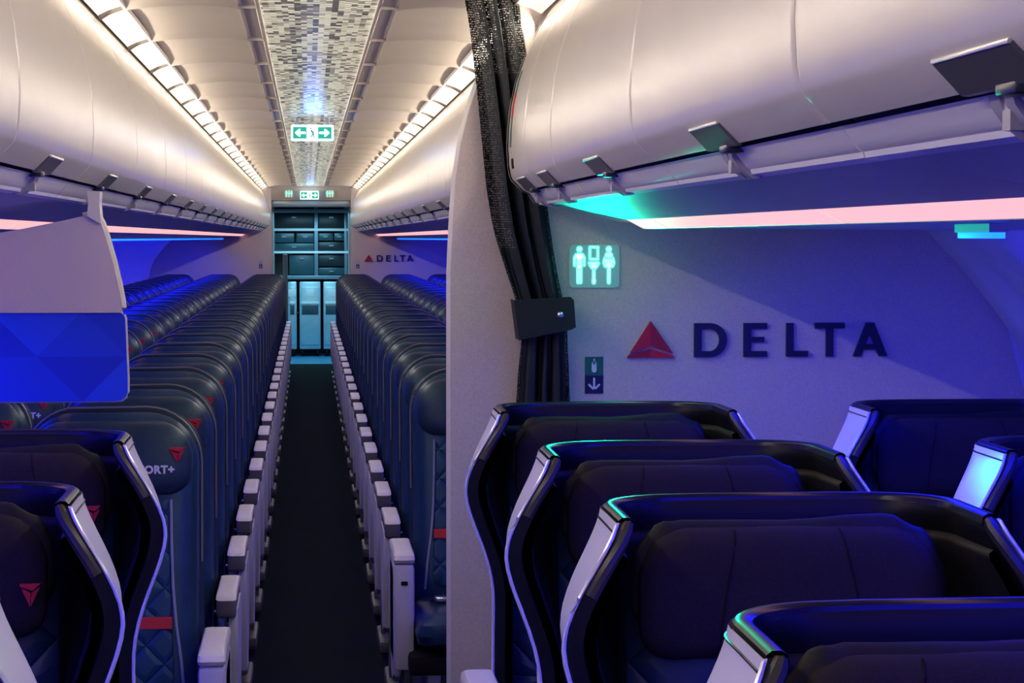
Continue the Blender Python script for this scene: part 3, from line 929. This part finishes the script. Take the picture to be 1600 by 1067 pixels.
def econ_seat(a, logo, words, label, group, arm='aisle', loc=(0, 0, 0), belt=False):
    """a = +1 when the aisle is toward +x"""
    t = thing('airplane_seat', label, 'seat', loc, group)
    # shell behind, arch shaped
    bm = BM(); pillow(bm, rrect(-.222, .222, .40, 1.17, .13, 7, .03), (0, .035, .80), .020, .045, 10, 7, lean)
    obj('back_shell', bm, 'navy_dark', t)
    bm = BM(); pillow(bm, rrect(-.212, .212, .44, 1.158, .125, 7, .03), (0, -.01, .80), .045, .035, 9, 7, lean)
    ba = obj('backrest', bm, 'navy', t)
    # piping on the shell arch, drawing the highlight of the lit edge
    bm = BM()
    arch = []
    for k in range(0, 19):
        an = math.radians(k * 10)
        cxx = .082 if k < 9.5 else -.082
        arch.append(lean(Vector((cxx + .134 * math.cos(an), .012, 1.035 + .134 * math.sin(an)))))
    arch = [lean(Vector((.217, .012, .80)))] + arch + [lean(Vector((-.217, .012, .80)))]
    tube(bm, arch, .0028, 6); obj('lit_edge_piping', bm, 'lit_edge_piping', ba)
    # quilted centre
    bm = BM(); pillow(bm, [(x * (1 + .10 * max(0, (.95 - z)) / .4), z) for x, z in rrect(-.145, .145, .50, .965, .012, 3, .03)], (0, -.048, .74), .014, .01, 14, 5, lean)
    obj('quilted_panel', bm, 'navy_quilt', ba)
    for s in (-1, 1):
        bm = BM()
        tube(bm, [lean(Vector((s * x, -.057, z))) for x, z in ((.146, .955), (.148, .85), (.152, .75), (.160, .66), (.172, .58), (.180, .50))], .0038, 6)
        obj('seam_piping', bm, 'piping', ba)
    bm = BM(); b4 = [lean(Vector((x, -.066, z))) for x, z in ((-.15, .655), (.15, .655), (.15, .682), (-.15, .682))]
    loft(bm, [[v for v in b4], [v + Vector((0, .01, 0)) for v in b4]], True, True)
    obj('red_band', bm, 'red', ba, smooth=False)
    # headrest
    bm = BM(); pillow(bm, rrect(-.198, .198, .965, 1.140, .09, 7, .06), (0, -.045, 1.05), .042, .03, 4.5, 8, lean)
    hr = obj('headrest', bm, 'headrest_navy', t)
    bm = BM()
    pts = [(.165, 1.02), (.163, 1.06), (.148, 1.095), (.115, 1.116), (.05, 1.121), (-.05, 1.121), (-.115, 1.116), (-.148, 1.095), (-.163, 1.06), (-.165, 1.02)]
    tube(bm, [lean(Vector((x, -.0715, z))) for x, z in pts], .0016, 5); obj('seam', bm, 'seam', hr)
    bm = BM()
    for x in (.03,):
        tube(bm, [lean(Vector((x, -.040 - .043 * (1 - ((z - 1.05) / .088) ** 4), z))) for z in (1.06, 1.08, 1.10, 1.12, 1.13)], .0018, 5)
    obj('seam', bm, 'seam', hr)
    if logo:
        q = lean(Vector((.162, -.084, 1.062)))
        tri_emblem(hr, q.x, q.y + .003, q.z, .038, .036)
    if words:
        q = lean(Vector((.082, -.090, 1.020)))
        comfort_text(hr, q.x, q.y, q.z, .026)
    # cushion
    bm = BM(); pillow(bm, [(x, z) for x, z in rrect(-.225, .225, -.24, .24, .05, 4)], (0, 0, 0), .055, .05, 10, 6,
                      lambda q: Vector((q.x, q.z - .36, .415 - q.y + .02 * math.cos(q.x * 6))))
    obj('seat_cushion', bm, 'navy', t)
    bm = BM(); box(bm, -.245, .245, -.56, -.06, .30, .36, .015)
    obj('seat_pan', bm, 'seam', t)
    for sx in (-1, 1):
        for yl in (-.50, -.14):
            bm = BM(); box(bm, sx * .17 - .02, sx * .17 + .02, yl, yl + .05, 0, .31, .006)
            obj('leg', bm, 'metal', t)
    # armrest on the aisle-hand side
    x = a * .255
    if arm == 'bulkhead':
        bm = BM(); box(bm, x - .030, x + .030, -.47, -.12, .30, .615, .012); ar = obj('armrest', bm, 'arm_panel', t)
        bm = BM(); pillow(bm, rrect(-.032, .032, -.19, .19, .012, 3), (0, 0, 0), .018, .015, 12, 5, lambda q: Vector((x + q.x, -.28 + q.z, .632 - q.y - .03 * max(0, -q.z - .09))))
        obj('armrest_cap', bm, 'arm_cap', ar)
        bm = BM(); box(bm, x - .010, x + .010, -.475, -.468, .555, .567, .002); obj('release_slot', bm, 'seam', ar)
    else:
        bm = BM(); box(bm, x - .026, x + .026, -.398, -.03, .572, .623, .009, 3)
        ar = obj('armrest', bm, 'arm_body', t)
        bm = BM(); pillow(bm, rrect(-.0275, .0275, -.19, .19, .014, 4), (0, 0, 0), .010, .006, 10, 6,
                          lambda q: Vector((x + q.x, -.21 + q.z, .627 - q.y - 2.0 * max(0, -q.z - .13) ** 2)))
        obj('armrest_cap', bm, 'arm_cap', ar)
        bm = BM(); bmesh.ops.create_uvsphere(bm, u_segments=8, v_segments=6, radius=.0045, matrix=Matrix.Translation((x - a * .029, -.385, .590))); obj('recline_button', bm, 'chrome', ar)
    if arm in ('aisle', 'bulkhead'):
        xs = x + a * .018
        pl = [(-.36, .60), (-.34, .585), (-.10, .60), (-.03, .56), (-.03, .44), (-.10, .34), (-.20, .255), (-.29, .235), (-.345, .26), (-.365, .33), (-.375, .45), (-.38, .55)]
        bm = BM(); prism_x(bm, pl, xs - .012, xs + .012)
        bmesh.ops.bevel(bm, geom=[e_ for e_ in bm.edges if abs(e_.verts[0].co.x - e_.verts[1].co.x) < 1e-5], offset=.005, segments=2, affect='EDGES')
        obj('side_panel', bm, 'arm_panel', ar, angle=45)
        bm = BM(); box(bm, x - .02, x + .022, -.42, -.05, .03, .075, .01); box(bm, x - .008, x + .008, -.26, -.20, .05, .32)
        obj('floor_track_cover', bm, 'arm_body', t)
    if belt:
        bm = BM()
        prof_ = [(-.17, -.30, .475), (-.08, -.36, .492), (0, -.40, .488), (.09, -.36, .492)]
        for dx in (-.022, .022): pass
        loft(bm, [[(x_, y_ - .022, z_), (x_, y_ + .022, z_ + .003), (x_, y_ + .022, z_ + .006), (x_, y_ - .022, z_ + .003)] for x_, y_, z_ in prof_], True, True)
        sb = obj('seat_belt', bm, 'seam', t)
        bm = BM(); box(bm, -.16, -.095, -.385, -.335, .490, .506, .005); box(bm, -.09, -.05, -.375, -.340, .492, .502, .003); obj('buckle', bm, 'chrome', sb)
    return t

PITCHY = .84
YS_L, YS_R = 5.50, 7.05
NL, NR = 25, 23
WORD = {0: 'aisle', 1: 'middle', 2: 'window'}
def seats(s, y0, n, logo_rows, word_rows, ref, ylims):
    side = 'left' if s < 0 else 'right'
    a = -s
    for col in range(3):
        protos = {}
        for r in range(n):
            y = y0 + r * PITCHY
            if y < ylims[col]: continue
            lx, wx = r < logo_rows, r < word_rows
            arm = ('bulkhead' if r == 0 else 'aisle') if col == 0 else 'inner'
            belt = (r == 0 and s > 0)
            key = (lx, wx, arm, belt)
            lab = 'navy leather %s seat %s of the aisle, %s row behind the %s' % (WORD[col], side, ORD[r], ref)
            if col == 0 and s < 0 and r == 0: lab = 'navy leather aisle seat left of the aisle nearest the hanging divider, lettered headrest'
            loc = (XC + s * (.505 + .51 * col), y, 0)
            if key not in protos:
                protos[key] = econ_seat(a, lx, wx, lab, 'navy seats in rows on the ' + side, arm, loc, belt)
            else:
                dup(protos[key], loc, lab)
seats(-1, YS_L, NL, 9, 3, 'hanging divider', (0, 0, 12))
seats(1, YS_R, NR, 0, 0, 'beige partition', (0, 10.5, 16.5))

# ------------------------------------------------------------------ first class seats
ZT = 1.193
def lerp_tab(tab, z):
    t0 = lin_tab(tab, z)
    return (lin_tab(tab, z - .025) + lin_tab(tab, z - .012) + 2 * t0 + lin_tab(tab, z + .012) + lin_tab(tab, z + .025)) / 6
def lin_tab(tab, z):
    tab = sorted(tab)
    if z <= tab[0][0]: return tab[0][1]
    for (a_, x), (b_, y) in zip(tab, tab[1:]):
        if z <= b_:
            t_ = (z - a_) / (b_ - a_)
            return x + (y - x) * t_
    return tab[-1][1]
WF = [(.28, .282), (.70, .282), (.78, .280), (.83, .282), (.88, .294), (.92, .308), (.96, .324), (1.0, .338), (1.03, .344), (1.06, .340), (1.10, .322), (1.15, .290), (1.18, .270), (ZT, .262)]
WR = [(.28, .270), (.83, .272), (.92, .296), (1.0, .322), (1.03, .327), (1.06, .322), (1.10, .307), (1.15, .281), (1.18, .268), (ZT, .262)]
YF = [(.28, -.30), (.8, -.30), (1.0, -.31), (1.1, -.31), (1.17, -.295), (ZT, -.27)]
def usec(z, off=0.0, dz=0):
    """U outline seen from above at height z, inset by off"""
    wf, wr, yf = lerp_tab(WF, z), lerp_tab(WR, z), lerp_tab(YF, z)
    yr = .055 + (z - ZT) * .12 - .045
    R = .125
    pts = []
    for k in range(9):
        t_ = k / 9
        x = wf + (wr - wf) * (1 - (1 - t_) ** 1.7)
        pts.append((-(x - off), yf + (yr - R - yf) * t_))
    for k in range(9):
        an = PI - PI / 2 * k / 8
        pts.append((-(wr - off - (R - off)) + (R - off) * math.cos(an), yr - off - (R - off) + (R - off) * math.sin(an)))
    left = pts
    mid = [(x, yr - off + .006 * math.cos(x / wr * PI / 2)) for x in (-.10, 0, .10)]
    right = [(-x, y) for x, y in reversed(left)]
    return [(x, y, z + dz) for x, y in left + mid + right]
ZS = [.28, .45, .62, .72, .78, .81, .84, .87, .90, .93, .96, .985, 1.01, 1.03, 1.045, 1.06, 1.08, 1.10, 1.12, 1.14, 1.15, 1.162, 1.175, 1.186, ZT]
def first_seat(a, label, loc, group):
    t = thing('first_class_seat', label, 'seat', loc, group)
    # outer white skin
    bm = BM()
    o1 = [usec(z, 0) for z in ZS[:-1]] + [usec(ZT, 0, .003)]
    i1 = [usec(z, .005) for z in ZS[:-1]] + [usec(ZT, .005, .003)]
    loft(bm, o1)
    loft(bm, i1[::-1])
    for sec in (0, -1):
        loft(bm, [[o[sec] for o in o1], [o[sec] for o in i1]])
    outer = obj('outer_panel', bm, 'shell_white', t, angle=50)
    # inner dark shell with thickness and a rounded rim
    bm = BM()
    secs = [usec(z, .006) for z in ZS[:-2]] + [usec(1.186, .005, .002), usec(ZT, .006, .003), usec(ZT, .011, .006), usec(ZT, .020, .006), usec(1.188, .026, .004), usec(1.173, .028)]
    secs += [usec(z, .028) for z in ZS[-4::-1]]
    rows = loft(bm, secs)
    for e_ in (0, -1):
        col_ = [r_[e_] for r_ in rows]
        n2 = len(col_)
        for i in range(n2 // 2 - 1):
            a4 = (col_[i], col_[i + 1], col_[n2 - 2 - i], col_[n2 - 1 - i])
            if len(set(a4)) == 4:
                try: bm.faces.new(a4)
                except ValueError: pass
    shell = obj('shell', bm, 'shell_black', t, angle=60)
    # glossy rim strip
    bm = BM()
    a1 = usec(ZT, .004, .006); a2 = usec(ZT, .009, .010); a3 = usec(ZT, .018, .010); a4 = usec(ZT, .024, .006)
    loft(bm, [a1, a2, a3, a4]); loft(bm, [usec(ZT, .004, .0), a1]); loft(bm, [a4, usec(ZT, .026, -.004)])
    obj('rim', bm, 'shell_rim', shell, angle=80)
    # inner lining ledge
    bm = BM()
    zs = [1.153, 1.148, 1.140, 1.12, 1.08, 1.04, 1.0, .95, .90, .85, .80, .70, .50]
    offs = [.030, .040, .044] + [.044] * 10
    loft(bm, [[(x, y, z) for i, (x, y, z) in enumerate(usec(zz, of))][1:-1] for zz, of in zip(zs, offs)])
    obj('lining', bm, 'first_dark', shell, angle=60)
    # edge caps near the top of each wing
    for sx in (-1, 1):
        bm = BM()
        pts = []
        for z in (1.10, 1.12, 1.13, 1.15, 1.17, 1.185, 1.196):
            w_, y_ = lerp_tab(WF, z), lerp_tab(YF, z)
            pts.append((sx * (w_ - .017), y_ - .001, z))
        tube(bm, pts, [.0095] * 6 + [.007], 8); obj('edge_cap', bm, 'edge_cap', shell)
        # silver trim on the outer edge
        bm = BM()
        tube(bm, [(sx * (lerp_tab(WF, z) - .001), lerp_tab(YF, z) - .002, z) for z in ZS], .0030, 6)
        obj('silver_trim', bm, 'trim_silver', outer)
    bm = BM()
    tube(bm, [(x, y, z) for x, y, z in usec(1.184, -.0005)], .0016, 5)
    obj('blue_line', bm, 'shell_rim', outer)
    # backrest in quilted navy
    bm = BM(); pillow(bm, rrect(-.235, .235, .46, 1.10, .05, 4), (0, -.05, .78), .055, .03, 10, 6, lambda q: Vector((q.x, q.y - .09 + (q.z - .46) * .12, q.z)))
    br = obj('backrest', bm, 'navy_triangle', t)
    bm = BM(); pillow(bm, rrect(-.16, .16, .47, .86, .05, 4), (0, -.105, .66), .022, .01, 10, 6, lambda q: Vector((q.x, q.y - .09 + (q.z - .46) * .12, q.z)))
    obj('centre_pad', bm, 'brown_leather', br)
    # head pad with loose cover on top
    def hl(q):
        return Vector((q.x, q.y - .135 - .06 * (abs(q.x) / .21) ** 4 * .5 + (q.z - 1.0) * .12, q.z))
    bm = BM(); pillow(bm, rrect(-.218, .218, .985, 1.168, .075, 7, .05), (0, 0, 1.075), .045, .05, 5, 10, hl)
    hp = obj('headrest', bm, 'first_fabric', t)
    for s in (-1, 1):
        bm = BM()
        tube(bm, [hl(Vector((s * (.085 + .018 * math.cos((z - .99) * 12)), -.0455 * max(0, 1 - (abs(z - 1.075) / .093) ** 5) ** .5, z))) for z in (1.0, 1.02, 1.05, 1.08, 1.11, 1.135, 1.15, 1.160, 1.165)], .0016, 5)
        obj('seam', bm, 'seam', hp)
    # wrinkled cover behind the pad
    rnd = random.Random(3)
    bm = BM(); pillow(bm, rrect(-.228, .228, 1.02, 1.180, .08, 9, .05), (0, .018, 1.09), .035, .035, 4, 9,
                      lambda q: hl(q) + Vector((0, .004 * math.sin(q.x * 90 + q.z * 60), .0035 * math.sin(q.x * 70 + 3 * math.sin(q.x * 31)) * (1 if q.z > 1.13 else 0) - .006 * math.exp(-((q.x + .0) / .07) ** 2) * (1 if q.z > 1.13 else 0))))
    obj('headrest_cover', bm, 'first_dark', hp, angle=180)
    q = hl(Vector((.196, -.046, 1.055)))
    tri_emblem(hp, q.x, q.y + .006, q.z + .0, .030, .034)
    # seat cushion, base, armrests
    bm = BM(); pillow(bm, rrect(-.235, .235, -.26, .26, .05, 4), (0, 0, 0), .06, .05, 10, 6, lambda q: Vector((q.x, q.z - .38, .42 - q.y)))
    obj('seat_cushion', bm, 'brown_leather', t)
    bm = BM(); box(bm, -.25, .25, -.60, -.04, .04, .36, .02); obj('base', bm, 'shell_black', t)
    for sx in (-1, 1):
        if sx == a:
            bm = BM(); pillow(bm, rrect(-.037, .037, -.13, .13, .02, 4), (0, 0, 0), .025, .02, 12, 5, lambda q: Vector((a * .318 + q.x, -.46 + q.z, .628 - q.y)))
            ar = obj('armrest', bm, 'arm_cap', t)
            bm = BM(); box(bm, a * .318 - .034, a * .318 + .034, -.58, -.30, .30, .615, .012); obj('armrest_box', bm, 'arm_body', ar)
        else:
            bm = BM(); box(bm, sx * .31 - .035, sx * .31 + .035, -.58, -.30, .30, .65, .015); obj('armrest', bm, 'arm_body', t)
    return t

FR = 'first class seats right of the aisle'
FL = 'first class seats left of the aisle'
X1, X2, X3 = .678, 1.50, -.605
r1 = first_seat(-1, 'dark winged first class seat right against the near bulkhead below the curtain', (X1, 5.13, 0), FR)
dup(r1, (X1, 4.13, 0), 'dark winged first class aisle seat, second one in front of the near bulkhead')
dup(r1, (X1, 3.26, 0), 'large winged first class seat in front, rim lit teal, full headrest pad showing')
dup(r1, (X1, 2.28, 0), 'nearest winged first class seat cut off by the bottom right corner')
dup(r1, (X2, 5.13, 0), 'winged first class window seat below the bulkhead lettering, deep blue inside')
dup(r1, (X2, 4.16, 0), 'winged first class window seat at the right edge of the picture')
l1 = first_seat(1, 'winged first class seat left of the aisle, farthest, just below the divider', (X3, 4.48, 0), FL)
dup(l1, (X3, 3.52, 0), 'winged first class seat left of the aisle, middle one with emblem on headrest')
dup(l1, (X3, 2.58, 0), 'winged first class seat in the bottom left corner, mostly out of frame')
